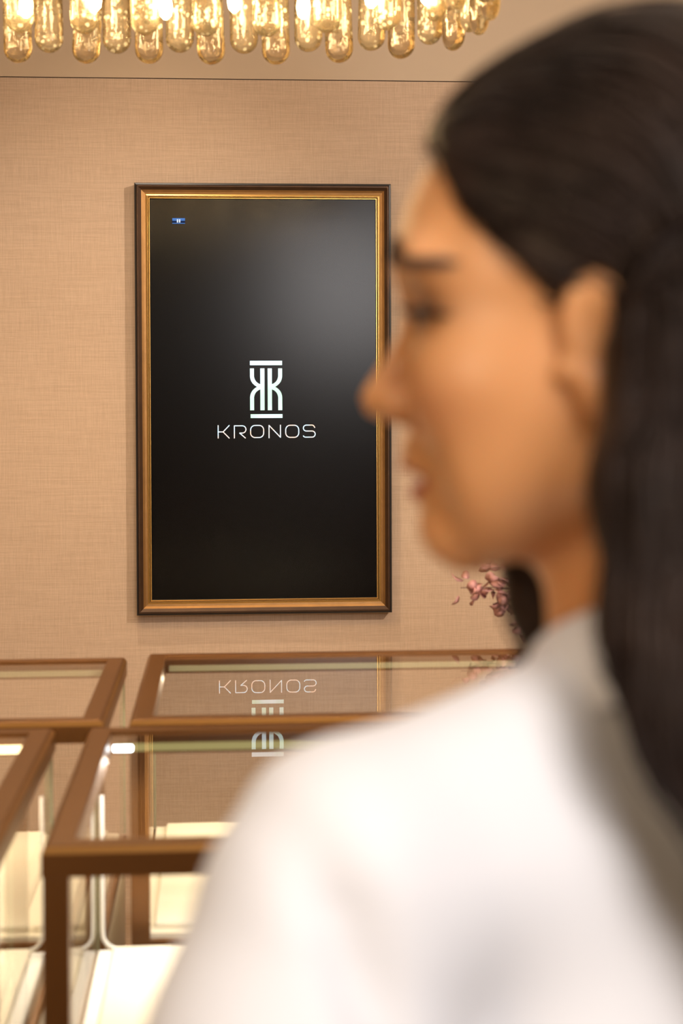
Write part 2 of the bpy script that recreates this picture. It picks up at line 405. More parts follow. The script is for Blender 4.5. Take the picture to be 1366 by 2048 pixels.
rectp('icon_band', M['icon_blue'], 345.6, 439.8, 370.6, 445.0, th=.0008)
rectp('icon_band', M['icon_blue'], 345.6, 449.4, 370.6, 450.8, th=.0008)
rectp('pause_bar', M['icon_white'], 354.6, 442, 357.2, 448.6, th=.0011)
rectp('pause_bar', M['icon_white'], 358.8, 442, 361.4, 448.6, th=.0011)

# ------------------------------------------------------------------ glass display cases
GT = 1.05           # top of the rails
RW = .027           # rail width
DECK = GT - .258
def case(x0, x1, y0, y1, label, led, endglint=False, liner=True, lcol=(1.0, .90, .74), lpow=2.4, group='glass topped display cases standing in rows'):
    t = empty('display_case', ((x0 + x1) / 2, (y0 + y1) / 2, 0)); tag(t, label, 'display case', group)
    a, b = (x1 - x0) / 2, (y1 - y0) / 2
    # plinth, toe kick
    MB().box(-a + .004, a - .004, -b + .004, b - .004, .06, DECK - .02, bev=.003).build('plinth', M['lacquer'], t)
    MB().box(-a + .03, a - .03, -b + .03, b - .03, .0, .06).build('toe_kick', M['bronze'], t)
    MB().box(-a + .002, a - .002, -b + .002, b - .002, DECK - .02, DECK - .004).build('base_rail', M['bronze'], t)
    # top frame: four mitred rails with a chamfered outer edge
    ch = .006; h = .026
    sec = [(0, -h), (0, -ch), (.0035, -.0012), (.006, 0), (RW - .001, 0), (RW, -.001), (RW, -h)]
    cor = [(-1, -1), (1, -1), (1, 1), (-1, 1)]
    for i in range(4):
        c0, c1 = cor[i], cor[(i + 1) % 4]; mb = MB(); vs = []
        for ins, z in sec:
            for c in (c0, c1): vs.append((c[0] * (a - ins), c[1] * (b - ins), GT + z))
        n = len(sec)
        for j in range(n): 
            j2 = (j + 1) % n
            mb.add([vs[2 * j], vs[2 * j + 1], vs[2 * j2 + 1], vs[2 * j2]], [(0, 1, 2, 3)], 1 if j in (1,) else 0)
        mb.build('top_rail', [M['bronze'], M['bronze_edge_lit']], t)
    # corner posts at the front
    pw = .022
    for sx in (-1, 1):
        xx = sorted((sx * (a - .001), sx * (a - .001 - pw)))
        MB().box(xx[0], xx[1], -b + .001, -b + .001 + pw, .0, GT - h, bev=.001).build('corner_post', M['bronze'], t)
    # glass
    z0, z1 = DECK, GT - h
    gt = .006
    MB().box(-a + RW - .004, a - RW + .004, -b + RW - .004, b - RW + .004, GT - .009, GT - .003).build('glass_top', M['glass'], t)
    MB().box(-a + .004, -a + .004 + gt, -b + pw + .002, b - .012, z0, z1).build('glass_pane', M['glass'], t)
    MB().box(a - .004 - gt, a - .004, -b + pw + .002, b - .012, z0, z1).build('glass_pane', M['glass'], t)
    MB().box(-a + pw + .002, a - pw - .002, -b + .004, -b + .004 + gt, z0, z1).build('glass_pane', M['glass'], t)
    MB().box(-a + .012, a - .012, b - .004 - gt, b - .004, z0, z1).build('glass_pane', M['glass'], t)
    for sx in (-1, 1):   # polished glass corner at the back
        xx = sorted((sx * (a - .003), sx * (a - .011)))
        MB().box(xx[0], xx[1], b - .0115, b - .003, z0, z1, bev=.001).build('glass_corner', M['glass_edge'], t)
    # deck
    MB().box(-a + .012, a - .012, -b + .012, b - .012, DECK - .004, DECK + .002).build('deck', M['cream'], t)
    MB().box(-a + .0275, a - .0275, -b + .030, b - .018, DECK + .002, DECK + .009, bev=.002).build('display_pad', M['cream'], t)
    for sx in ((-1, 1) if liner else ()):
        xx = sorted((sx * (a - .0115), sx * (a - .0260)))
        MB().box(xx[0], xx[1], -b + .02, b - .022, DECK + .002, DECK + .006, bev=.001).build('deck_strip', M['liner'], t)
        # white corner liner: down the rear corner, round a fillet, then along the back edge
        X = sx * (a - .0150); Y = b - .0145; pts = [(X, Y, z1 - .050), (X, Y, z1 - .1), (X, Y, DECK + .028)]
        for i in range(1, 7):
            q = i / 6 * PI / 2; pts.append((X - sx * .019 * (1 - math.cos(q)), Y, DECK + .0235 - .019 * math.sin(q)))
        pts.append((sx * .004, Y, DECK + .0045))
        MB().tube(pts, .0024, 8).build('corner_liner', M['liner'], t)
    # led bar under the rear rail
    MB().box(-a + .032, a - .032, b - RW - .008, b - RW - .001, GT - .022, GT - .014, bev=.001).build('led_bar', M[led], t)
    MB().box(-a + .030, a - .030, b - RW - .0012, b - RW + .002, GT - .023, GT - .012).build('led_channel', M['bronze'], t)
    if endglint:
        MB().box(-a + .030, -a + .052, b - RW - .0105, b - RW - .0085, GT - .0215, GT - .0145, bev=.0008).build('bar_glint', M['glint_white'], t)  # white highlight at the bar's end, made as a glowing chip
    l = bpy.data.lights.new('case_led', 'AREA'); l.shape = 'RECTANGLE'; l.size = (x1 - x0) - .08; l.size_y = .01
    l.energy = lpow; l.color = lcol
    o = bpy.data.objects.new('case_led', l); o.location = (0, b - .05, GT - .029); o.rotation_euler = (math.radians(-20), 0, 0); C.objects.link(o); o.parent = t
    return t
case(-.151, .430, 1.410, 1.930, 'glass display case nearest the woman, its bronze front corner post in full view', 'led_soft', True, lcol=(1.0, .93, .82))
case(-.770, -.189, 1.410, 1.930, 'near left glass display case cut by the frame, yellow light bar under its rear rail', 'led', lcol=(1.0, .82, .54), lpow=1.9)
case(-.107, .470, 1.965, 2.486, 'rear glass display case directly below the framed screen, mirroring its lettering', 'led_off', liner=False, lcol=(1.0, .84, .58), lpow=1.7)
case(-.713, -.136, 1.965, 2.455, 'rear left glass display case against bare linen wall, left of the screen', 'led_off', liner=False, lcol=(1.0, .82, .54), lpow=1.5)

# ------------------------------------------------------------------ plinth with vase and dusty pink sprigs
pl = MB().box(.56, .80, 2.60, 2.84, 0, .92, bev=.004).build('flower_plinth', M['lacquer'])
tag(pl, 'cream plinth behind the woman carrying the vase of pink sprigs', 'plinth')
vz = .9205
v = empty('flower_vase', (.68, 2.72, vz)); tag(v, 'pale ceramic vase standing hidden behind the woman, holding the pink sprigs', 'vase')
MB().lathe([(.030, 0), (.045, .004), (.058, .04), (.052, .085), (.030, .125), (.026, .145), (.032, .155), (.027, .154), (.022, .14)], n=28).build('vase_body', M['vase'], v)
sp = empty('pink_sprigs', (.68, 2.72, vz + .02)); tag(sp, 'dusty pink dried leaf sprigs reaching out below the woman\'s chin', 'dried flowers')
leafN = 0
mouth = Vector((0, 0, .125))
tips = [(-.285, .00, .175, .03), (-.250, .03, .165, .04), (-.235, -.02, .150, .05), (-.245, .02, .202, .06), (-.210, .04, .130, .05), (-.190, -.03, .108, .06), (-.172, .02, .098, .05),
        (-.200, .0, .155, .05), (-.170, .03, .170, .06), (-.150, -.03, .128, .05), (-.220, -.01, .187, .05), (-.13, .02, .22, .08)]
for (dx, dy, dz, bow) in tips:
    tip = Vector((dx, dy, dz)); ctl = (mouth + tip) / 2 + Vector((0, 0, bow)); low = Vector((random.uniform(-.01, .01), random.uniform(-.01, .01), .01))
    pts = [low, mouth * .6 + low * .4] + [mouth.lerp(ctl, t_ / 14).lerp(ctl.lerp(tip, t_ / 14), t_ / 14) for t_ in range(15)]
    MB().tube(pts, [.0016 - .0009 * i / 16 for i in range(17)], 5).build('stem', M['twig'], sp)
    for i in range(9, 17):
        for side in ((-1, 0, 1) if dx < -.1 else ()):
            if leafN >= 298: break
            p = pts[i] + Vector((random.uniform(-.010, .010), random.uniform(-.010, .010), random.uniform(-.013, .013)))
            le = random.uniform(.018, .028); wd = le * random.uniform(.6, .9); mb = MB()
            rot = Euler((random.uniform(-.9, .9) + side * .7, random.uniform(-1, 1), random.uniform(0, 6.28))).to_matrix()
            vs = []
            for a_ in range(8):
                an = 2 * PI * a_ / 8; vs.append(Vector((le * (1 + math.cos(an)) * .5, wd * .5 * math.sin(an), .0025 * math.cos(2 * an))))
            vs += [Vector((le * .5, 0, -.0022)), Vector((le * .5, 0, -.0030))]
            vs = [p + rot @ q for q in vs]
            mb.add(vs, [(8, (k + 1) % 8, k) for k in range(8)] + [(9, k, (k + 1) % 8) for k in range(8)], 0, True)
            mb.build('leaf', M['pink'], sp); leafN += 1

# ------------------------------------------------------------------ crystal chandelier
chx, chy, cha, chb = -.20, 2.55, .61, .30
ch = empty('chandelier', (chx, chy, 2.30)); tag(ch, 'long oval chandelier of glowing rounded crystal rods hanging above the display cases', 'chandelier')
def super_pt(a, b, th, n=3.2):
    c, s = math.cos(th), math.sin(th)
    return (a * math.copysign(abs(c) ** (2 / n), c), b * math.copysign(abs(s) ** (2 / n), s))
def ring_pts(a, b, step):
    P_ = [super_pt(a, b, 2 * PI * i / 1440) for i in range(1440)]; out = []; acc = 0; last = P_[0]; L_ = 0
    for i in range(1440): L_ += math.dist(P_[i], P_[(i + 1) % 1440])
    n = round(L_ / step / 2) * 2; st = L_ / n; nxt = 0; acc = 0
    for i in range(1440):
        d = math.dist(P_[i], P_[(i + 1) % 1440])
        while nxt < acc + d and len(out) < n:
            out.append((P_[i], math.atan2(P_[(i + 3) % 1440][1] - P_[i - 3][1], P_[(i + 3) % 1440][0] - P_[i - 3][0]))); nxt += st
        acc += d
    return out
def rod_mesh(length, wx=.0238, wy=.0150):
    mb = MB(); prof_ = []
    for i in range(6):
        q = i / 6 * PI / 2; prof_.append((max(.02, math.sin(q)) * 1.0, wx * (1 - math.cos(q))))
    prof_ += [(1.0, wx + (length - wx - .006) * i / 6) for i in range(7)] + [(.85, length)]
    mb.lathe([(r, z) for r, z in prof_], n=20, sx=wx, sy=wy)
    return mb.mesh('crystal_rod')
rmesh = {k: rod_mesh(l) for k, l in (('a', .24), ('b', .26), ('c', .20), ('d', .16))}
for k_, m_ in rmesh.items(): m_.materials.append(M['crystal_tip' if k_ == 'b' else 'crystal'])
def put_rod(k, x, y, zb, ang, tilt=0):
    o = bpy.data.objects.new('crystal_rod', rmesh[k]); C.objects.link(o); o.parent = ch
    o.location = (x, y, zb - 2.30); o.rotation_euler = (random.gauss(0, .012) + tilt, random.gauss(0, .02), ang)
ZT = 2.30
cx_list = ring_pts(cha, chb, .0535)
for i, ((x, y), an) in enumerate(cx_list):
    if i % 2 == 0: put_rod('a', x, y, 2.012 + random.uniform(-.002, .002), an)
    else:
        put_rod('b', x, y, 1.994 + random.uniform(-.002, .002), an)
        put_rod('c', x * .945, y * .87, 2.033 + random.uniform(-.003, .003), an, random.gauss(0, .05))
for i, ((x, y), an) in enumerate(ring_pts(cha - .10, chb - .10, .075)):
    put_rod('d', x, y, 2.095, an)
mb = MB()
for (a_, b_, z_) in ((cha, chb, 0.0), (cha - .035, chb - .045, 0.0), (cha - .10, chb - .10, 0.0)):
    mb.tube([(*super_pt(a_, b_, 2 * PI * i / 72), z_ - .02) for i in range(72)], .007, 8, closed=True)
mb.build('ring_frame', M['brass'], ch)
mb = MB(); mb.box(-cha + .05, cha - .05, -.012, .012, -.03, -.01, bev=.002)
for xx in (-.4, -.2, 0, .2, .4): mb.box(xx - .008, xx + .008, -chb + .004, chb - .004, -.028, -.012, bev=.002)
mb.build('cross_bar', M['brass'], ch)
for xx in (-.35, .35):
    MB().tube([(xx, 0, -.01), (xx, 0, 2.68 - 2.30)], .004, 8).build('hanging_rod', M['brass'], ch)
MB().box(-.42, .42, -.05, .05, 2.675 - 2.30, 2.6995 - 2.30, bev=.004).build('ceiling_plate', M['brass'], ch)
bm_ = MB(); bm_.lathe([(.003, -.048), (.009, -.042), (.011, -.03), (.009, -.012), (.006, 0)], n=12); bmesh_ = bm_.mesh('bulb'); bmesh_.materials.append(M['bulb'])
for i, ((x, y), an) in enumerate(ring_pts(cha - .060, chb - .062, .115)):
    o = bpy.data.objects.new('bulb', bmesh_); C.objects.link(o); o.parent = ch; o.location = (x, y, -.185 - .012 * (i % 2))
for xx in (-.45, -.22, 0, .22, .45):
    l = bpy.data.lights.new('chandelier_glow', 'POINT'); l.energy = 4; l.color = (1, .74, .44); l.shadow_soft_size = .05
    o = bpy.data.objects.new('chandelier_glow', l); o.location = (xx, .02, -.17); C.objects.link(o); o.parent = ch

# ------------------------------------------------------------------ implicit surfaces
CAP = .045
class Field:
    def __init__(s, xs, ys, zs):
        s.a = [np.asarray(q, np.float32) for q in (xs, ys, zs)]
        s.F = np.full([len(q) for q in s.a], CAP, np.float32)
    def sub(s, lo, hi, pad):
        sl = []
        for i in range(3):
            a = s.a[i]; i0 = max(0, np.searchsorted(a, lo[i] - pad)); i1 = min(len(a), np.searchsorted(a, hi[i] + pad)); sl.append(slice(i0, max(i1, i0 + 1)))
        g = np.meshgrid(*[s.a[i][sl[i]] for i in range(3)], indexing='ij', sparse=True)
        return tuple(sl), g
    def un(s, prim, k=.01):
        lo, hi, fn = prim; sl, g = s.sub(lo, hi, CAP); d = fn(*g); A = s.F[sl]
        h = np.clip(.5 + .5 * (d - A) / k, 0, 1); s.F[sl] = d * (1 - h) + A * h - k * h * (1 - h)
    def cut(s, prim, k=.004):
        lo, hi, fn = prim; sl, g = s.sub(lo, hi, .02); d = -fn(*g); A = s.F[sl]
        h = np.clip(.5 - .5 * (d - A) / k, 0, 1); s.F[sl] = d * (1 - h) + A * h + k * h * (1 - h)
def ROT(a): c, s = math.cos(a), math.sin(a); return np.array([[c, -s, 0], [s, c, 0], [0, 0, 1]])
def ell(c, r, R=None):
    c = np.array(c, float); r = np.array(r, float); m = max(r)
    ext = r if R is None else np.sqrt(((R * r) ** 2).sum(1))
    def fn(X, Y, Z):
        x, y, z = X - c[0], Y - c[1], Z - c[2]
        if R is not None: x, y, z = (R[0, 0] * x + R[1, 0] * y + R[2, 0] * z, R[0, 1] * x + R[1, 1] * y + R[2, 1] * z, R[0, 2] * x + R[1, 2] * y + R[2, 2] * z)
        k0 = np.sqrt((x / r[0]) ** 2 + (y / r[1]) ** 2 + (z / r[2]) ** 2) + 1e-6
        k1 = np.sqrt((x / r[0] ** 2) ** 2 + (y / r[1] ** 2) ** 2 + (z / r[2] ** 2) ** 2) + 1e-6
        return (k0 * (k0 - 1) / k1).astype(np.float32)
    return c - ext, c + ext, fn
def cone(a, b, ra, rb, flat=None):
    a = np.array(a, float); b = np.array(b, float); m = max(ra, rb)
    def fn(X, Y, Z):
        d = b - a; L2 = (d ** 2).sum()
        t = np.clip(((X - a[0]) * d[0] + (Y - a[1]) * d[1] + (Z - a[2]) * d[2]) / L2, 0, 1)
        return (np.sqrt((X - a[0] - t * d[0]) ** 2 + (Y - a[1] - t * d[1]) ** 2 + (Z - a[2] - t * d[2]) ** 2) - (ra + (rb - ra) * t)).astype(np.float32)
    return np.minimum(a, b) - m, np.maximum(a, b) + m, fn
def nets(F, axes):
    """surface nets on a rectilinear grid"""
    S = F < 0; nx, ny, nz = F.shape
    cnt = np.zeros((nx - 1, ny - 1, nz - 1), np.int8)
    offs = [(i, j, k) for i in (0, 1) for j in (0, 1) for k in (0, 1)]
    for i, j, k in offs: cnt += S[i:nx - 1 + i, j:ny - 1 + j, k:nz - 1 + k]
    act = (cnt > 0) & (cnt < 8); I, J, K_ = np.nonzero(act)
    idx = np.full(act.shape, -1, np.int32); idx[I, J, K_] = np.arange(len(I))
    v8 = {o: F[I + o[0], J + o[1], K_ + o[2]] for o in offs}
    acc = np.zeros((len(I), 3)); n = np.zeros(len(I))
    for o in offs:
        for ax in range(3):
            if o[ax]: continue
            o2 = list(o); o2[ax] = 1; a, b = v8[o], v8[tuple(o2)]; m = (a < 0) != (b < 0)
            t = np.where(m, a / np.where(m, a - b, 1), 0)
            p = np.array(o, float)[None].repeat(len(I), 0); p[:, ax] = t; acc += p * m[:, None]; n += m
    acc /= n[:, None]; ijk = [I, J, K_]; V = np.zeros((len(I), 3))
    for ax in range(3):
        A = axes[ax]; V[:, ax] = A[ijk[ax]] + acc[:, ax] * (A[ijk[ax] + 1] - A[ijk[ax]])
    Q = []
    for ax in range(3):
        sl0 = [slice(1, -1)] * 3; sl0[ax] = slice(0, -1); sl1 = [slice(1, -1)] * 3; sl1[ax] = slice(1, None)
        a, b = S[tuple(sl0)], S[tuple(sl1)]; i, j, k = np.nonzero(a != b); inside = a[i, j, k]
        p = [i, j, k]; p = [p[q] + (0 if q == ax else 1) for q in range(3)]
        u, v_ = (ax + 1) % 3, (ax + 2) % 3
        def cell(du, dv):
            q = [x.copy() for x in p]; q[u] += du; q[v_] += dv; return idx[q[0], q[1], q[2]]
        q = np.stack([cell(-1, -1), cell(0, -1), cell(0, 0), cell(-1, 0)], 1)
        q[~inside] = q[~inside][:, ::-1]; Q.append(q)
    Q = np.concatenate(Q); Q = Q[(Q >= 0).all(1)]
    return V, Q

# ------------------------------------------------------------------ the woman (torso frame: +Y forward, -X her left)
HZ = 1.4246
woman = empty('person', (.1831, .7287, 0), math.radians(25.8))
tag(woman, 'woman in white jacket with long dark hair, seen from behind, face turned left', 'person')
HR = math.radians(46); RH = ROT(HR)
def h2t(p): q = RH @ np.array(p, float); return (q[0], q[1], q[2] + HZ)
def hell(c, r, R=None): return ell(h2t(c), r, RH if R is None else RH @ R)
def hcone(a, b, ra, rb): return cone(h2t(a), h2t(b), ra, rb)
def RX(a): c, s = math.cos(a), math.sin(a); return np.array([[1, 0, 0], [0, c, -s], [0, s, c]])
def RYm(a): c, s = math.cos(a), math.sin(a); return np.array([[c, 0, s], [0, 1, 0], [-s, 0, c]])

zs = np.concatenate([np.arange(-.01, 1.29, .006), np.arange(1.29, 1.61, .0021)])
ax_ = (np.arange(-.30, .30, .0027), np.arange(-.20, .22, .0027), zs)
B = Field(*ax_)
# torso and limbs
B.un(ell((0, -.015, 1.11), (.135, .092, .17)), .03)
for s in (-1, 1):
    B.un(cone((0, -.03, 1.245), (s * .150, -.025, 1.232), .050, .042), .03)
    B.un(cone((s * .02, -.035, 1.30), (s * .13, -.03, 1.248), .042, .030), .03)
B.un(ell((0, -.01, .95), (.112, .078, .13)), .04)
B.un(ell((0, -.02, .82), (.155, .105, .12)), .04)
for s in (-1, 1):
    B.un(ell((s * .065, .065, 1.11), (.058, .05, .055)), .03)
    B.un(cone((s * .158, -.027, 1.235), (s * .225, -.03, .99), .042, .034), .02)
    B.un(cone((s * .225, -.03, .99), (s * .230, .03, .78), .034, .022), .015)
    # hand: palm, four fingers with knuckle bends, thumb
    wr = np.array((s * .230, .03, .78)); pm = np.array((s * .234, .045, .70))
    B.un(ell(tuple(wr * .45 + pm * .55), (.0145, .036, .050)), .015)
    for f_, (oy, ln) in enumerate(((.030, .068), (.010, .076), (-.010, .071), (-.029, .056))):
        a0 = pm + np.array((0, oy * .85, .012)); a1 = a0 + np.array((-s * .004, oy * .12, -ln * .45)); a2 = a1 + np.array((-s * .012, .003, -ln * .32)); a3 = a2 + np.array((-s * .014, .003, -ln * .20))
        B.un(cone(a0, a1, .0090, .0082), .004); B.un(cone(a1, a2, .0082, .0075), .003); B.un(cone(a2, a3, .0075, .0062), .003)
    t0 = wr + np.array((-s * .002, .022, -.025)); t1 = t0 + np.array((-s * .010, .024, -.030)); t2 = t1 + np.array((-s * .008, .008, -.028))
    B.un(cone(t0, t1, .0120, .0098), .006); B.un(cone(t1, t2, .0098, .0075), .003)
    B.un(cone((s * .078, -.015, .80), (s * .082, .0, .46), .082, .050), .025)
    B.un(cone((s * .082, .0, .46), (s * .082, -.02, .10), .050, .030), .02)
    B.un(cone((s * .082, -.03, .085), (s * .088, .10, .030), .030, .020), .02)
    B.un(ell((s * .082, -.04, .06), (.026, .030, .035)), .02)
# neck
B.un(cone((0, -.038, 1.27), h2t((0, -.022, -.035)), .052, .049), .025)
B.un(cone((0, -.020, 1.28), h2t((0, .012, -.062)), .036, .030), .02)
# skull and face
B.un(hell((0, .010, .064), (.0715, .088, .086)), .012)
B.un(hell((0, .048, .045), (.062, .054, .070)), .02)
B.un(hell((0, .042, -.006), (.056, .052, .062)), .02)
for s in (-1, 1):
    B.un(hcone((s * .052, .012, -.030), (s * .018, .074, -.058), .0150, .0140), .022)
    B.un(hell((s * .040, .062, .008), (.024, .027, .026)), .02)      # cheek
    B.un(hell((s * .052, .030, .0), (.015, .03, .03)), .02)
    B.un(hell((s * .034, .056, -.030), (.023, .026, .026)), .02)    # fuller lower cheek
    B.un(hell((s * .030, .0855, .060), (.028, .014, .010)), .014)     # brow ridge
B.un(hell((0, .076, -.060), (.021, .018, .015)), .018)                # chin
B.un(hell((0, .080, -.030), (.030, .020, .022)), .018)                # muzzle
for s in (-1, 1): B.cut(hell((s * .033, .106, .036), (.019, .016, .013)), .012)
for s in (-1, 1): B.un(hell((s * .0315, .0815, .0355), (.0150, .0140, .0130)), .006)
# nose
B.un(hcone((0, .098, .040), (0, .1125, .004), .0065, .0098), .010)
B.un(hell((0, .1125, .0005), (.0105, .0110, .0095)), .006)
B.un(hcone((0, .113, -.004), (0, .098, -.013), .0055, .0045), .006)
for s in (-1, 1):
    B.un(hell((s * .0135, .1015, -.0020), (.0075, .0110, .0080)), .006)
    B.cut(hell((s * .0070, .1075, -.0125), (.0036, .0060, .0050)), .003)
    B.cut(hell((s * .0335, .104, .0345), (.0130, .0160, .0030)), .003)   # lid opening
# lips
B.un(hell((0, .0945, -.0290), (.0245, .0115, .0062)), .004)
B.un(hell((0, .0915, -.0425), (.0215, .0112, .0072)), .004)
B.cut(hell((0, .108, -.0360), (.026, .016, .0011)), .003)
B.cut(hell((0, .102, -.0530), (.018, .008, .0048)), .008)
# ears
for s in (-1, 1):
    Re = RYm(s * .12) @ RX(-.20)
    B.un(hell((s * .0745, .007, .026), (.0065, .0165, .0275), Re), .005)
    B.un(hell((s * .0765, .008, .003), (.0060, .0085, .0115), Re), .006)
    B.cut(hell((s * .0840, .010, .027), (.0065, .0085, .0180), Re), .005)
    B.un(hell((s * .0730, .0215, .012), (.0040, .0050, .0060)), .004)
V, Q = nets(B.F, B.a)
# head-local coordinates; fit the midline to the measured profile
hl = (V - np.array((0, 0, HZ))) @ RH
prof_w = np.array([.109, .0981, .0826, .0713, .0633, .0553, .0404, .0313, .0256, .0188, .0096, .0016, -.0065, -.0106, -.0157, -.0237, -.0295, -.034, -.0374, -.042, -.0466, -.0523, -.0615, -.0694, -.0740])
prof_u = np.array([.0922, .0978, .1029, .1065, .1084, .1079, .1040, .1060, .1095, .1141, .121, .1238, .1222, .1119, .1067, .1055, .106, .1021, .1004, .1014, .0998, .0967, .0956, .0928, .0870])
bins = np.arange(-.078, .112, .002); cur = []
for b0 in bins:
    m_ = (np.abs(hl[:, 2] - b0) < .003) & (np.abs(hl[:, 0]) < .0045) & (hl[:, 1] > .03)
    cur.append(hl[m_, 1].max() if m_.any() else np.nan)
cur = np.array(cur); ok = ~np.isnan(cur); cur = np.interp(bins, bins[ok], cur[ok])
want = np.interp(bins, prof_w[::-1], prof_u[::-1]); dlt = want - cur
fade = np.clip((bins + .078) / .006, 0, 1) * np.clip((.112 - bins) / .02, 0, 1)
dv = np.interp(hl[:, 2], bins, dlt * fade, left=0, right=0)
sig = np.interp(hl[:, 2], [-.08, -.05, -.012, -.008, .03, .05, .12], [.026, .024, .020, .013, .014, .035, .045])
front = np.clip((hl[:, 1] - .045) / .03, 0, 1)
hl[:, 1] += dv * np.exp(-(hl[:, 0] / sig) ** 2) * front
# the mouth and eye regions curve back towards the sides of the face
av = np.clip(np.abs(hl[:, 0]) / .030, 0, 1.0); side_f = av ** 1.5 * np.clip((.060 - np.abs(hl[:, 0])) / .025, 0, 1)
mouth_w = np.exp(-((hl[:, 2] + .037) / .020) ** 4); eye_w = np.exp(-((hl[:, 2] - .047) / .022) ** 4)
hl[:, 1] -= side_f * (.0085 * mouth_w + .0060 * eye_w) * front
V = hl @ RH.T + np.array((0, 0, HZ))
# skin colours: lips, blush, eye make-up, plus painted shade in the lid crease
col = np.tile(np.array([.60, .275, .105]), (len(V), 1))
def blend(mask, c):
    global col
    col = col * (1 - mask[:, None]) + np.array(c) * mask[:, None]
def gs(c, r): return np.exp(-(((hl - np.array(c)) / np.array(r)) ** 2).sum(1))
blend(.5 * np.clip(gs((-.045, .075, -.002), (.02, .03, .014)) + gs((.045, .075, -.002), (.02, .03, .014)), 0, 1), (.55, .19, .09))
blend(.7 * np.clip(gs((-.036, .09, .042), (.019, .03, .008)) + gs((.034, .09, .042), (.018, .03, .007)), 0, 1), (.30, .10, .045))
lip = np.clip((1 - ((hl[:, 0] / .0265) ** 2 + ((hl[:, 2] + .0365) / (.0135 * np.clip(1 - .8 * (hl[:, 0] / .028) ** 2, .25, 1))) ** 2)) * 4, 0, 1) * (hl[:, 1] > .070)
blend(lip, (.29, .022, .018))
blend(.9 * np.clip(gs((-.041, .082, .0378), (.018, .024, .0066)) + gs((.041, .082, .0378), (.018, .024, .0066)), 0, 1), (.035, .014, .010))  # eyeliner, with the dark of the lid crease painted into the tint
me = np_mesh('body', V, Q)
ca = me.color_attributes.new('tint', 'FLOAT_COLOR', 'POINT')
ca.data.foreach_set('color', np.concatenate([col, np.ones((len(col), 1))], 1).astype(np.float32).ravel())
link('body', me, woman, M['skin'])
# eyes, lashes, brows
for s in (-1, 1):
    def face_y(x, z):
        m_ = (np.abs(hl[:, 0] - x) < .003) & (np.abs(hl[:, 2] - z) < .003) & (hl[:, 1] > .03)
        return hl[m_, 1].max() if m_.any() else .09
    c = h2t((s * .0315, .0800, .0348)); mb = MB()
    mb.lathe([(.0118 * math.sin(PI * i / 12), -.0118 * math.cos(PI * i / 12)) for i in range(1, 12)], c=c, n=20)
    e = mb.build('eyeball', M['sclera'], woman)
    mb = MB(); d = Vector(h2t((s * .0315, .0942, .0345))) - Vector(h2t((s * .0315, .0825, .0348))); d.normalize()
    a_ = Vector((0, 0, 1)); b_ = d.cross(a_).normalized(); cc = Vector(c) + d * .0104; n = 18
    vs = [cc + (b_ * math.cos(2 * PI * k / n) + a_ * math.sin(2 * PI * k / n)) * .0056 for k in range(n)] + [cc + d * .0024, cc - d * .003]
    mb.add(vs, [(k, (k + 1) % n, n) for k in range(n)] + [((k + 1) % n, k, n + 1) for k in range(n)], 0, True)
    mb.build('iris', M['iris'], e)
    mb = MB()
    for k in range(46):
        q = k / 33; xx = s * (.0195 + .029 * q); yy = .0945 - .013 * q ** 2.0 - .003 * (1 - q); zz = .0372 + .0012 * math.sin(PI * q)
        ln = .0120 * (.6 + .4 * q); p0 = np.array((xx, yy, zz)); out_d = np.array((s * (.1 + .75 * q), 1 - .45 * q, 0)); out_d /= np.linalg.norm(out_d)
        pts = [h2t(p0 + out_d * ln * t_ + np.array((0, 0, -.0012 * math.sin(t_ * 2) + .0035 * t_ * t_))) for t_ in (0, .35, .7, 1)]
        mb.tube(pts, [.0008, .0007, .0005, .0002], 4)
    for k in range(20):
        q = k / 19; xx = s * (.021 + .024 * q); p0 = (xx, .0925 - .010 * q ** 2, .0338); pts = [h2t(p0), h2t((xx * 1.02, p0[1] + .003, .0315))]
        mb.tube(pts, [.0003, .0001], 4)
    mb.tube([h2t((s * (.0190 + .027 * q), .0935 - .012 * q ** 2 - .002 * (1 - q), .0368 + .0014 * math.sin(PI * q) - .0008 * q)) for q in [i / 10 for i in range(11)]], .0009, 6)
    mb.build('eyelashes', M['lash'], woman)
    mb = MB()
    for k in range(290):
        q = random.random(); thick = .0040 * (1 - .6 * q)
        x0 = .012 + .044 * q; z0 = .0632 + .0050 * math.sin(PI * min(1, q * 1.15)) - .004 * q * q + random.uniform(-thick, thick)
        pts = []
        for t_ in (0, .5, 1):
            xx = x0 + .0075 * t_ * (.5 + .5 * q); zz = z0 + .0060 * t_ * (.8 - 1.1 * q)
            c_ = np.nonzero((np.abs(hl[:, 0] - s * xx) < .002) & (np.abs(hl[:, 2] - zz) < .002) & (hl[:, 1] > .03))[0]
            if not len(c_): continue
            c_ = c_[np.argmax(hl[c_, 1])]; out_n = np.array((s * xx, hl[c_, 1] - .02, 0)); out_n /= np.linalg.norm(out_n)
            pts.append(h2t(np.array((s * xx, hl[c_, 1], zz)) + out_n * (.0008 + .0008 * t_)))
        if len(pts) < 3: continue
        mb.tube(pts, [.0008, .0007, .0002], 4)
    mb.build('eyebrow', M['brow'], woman)

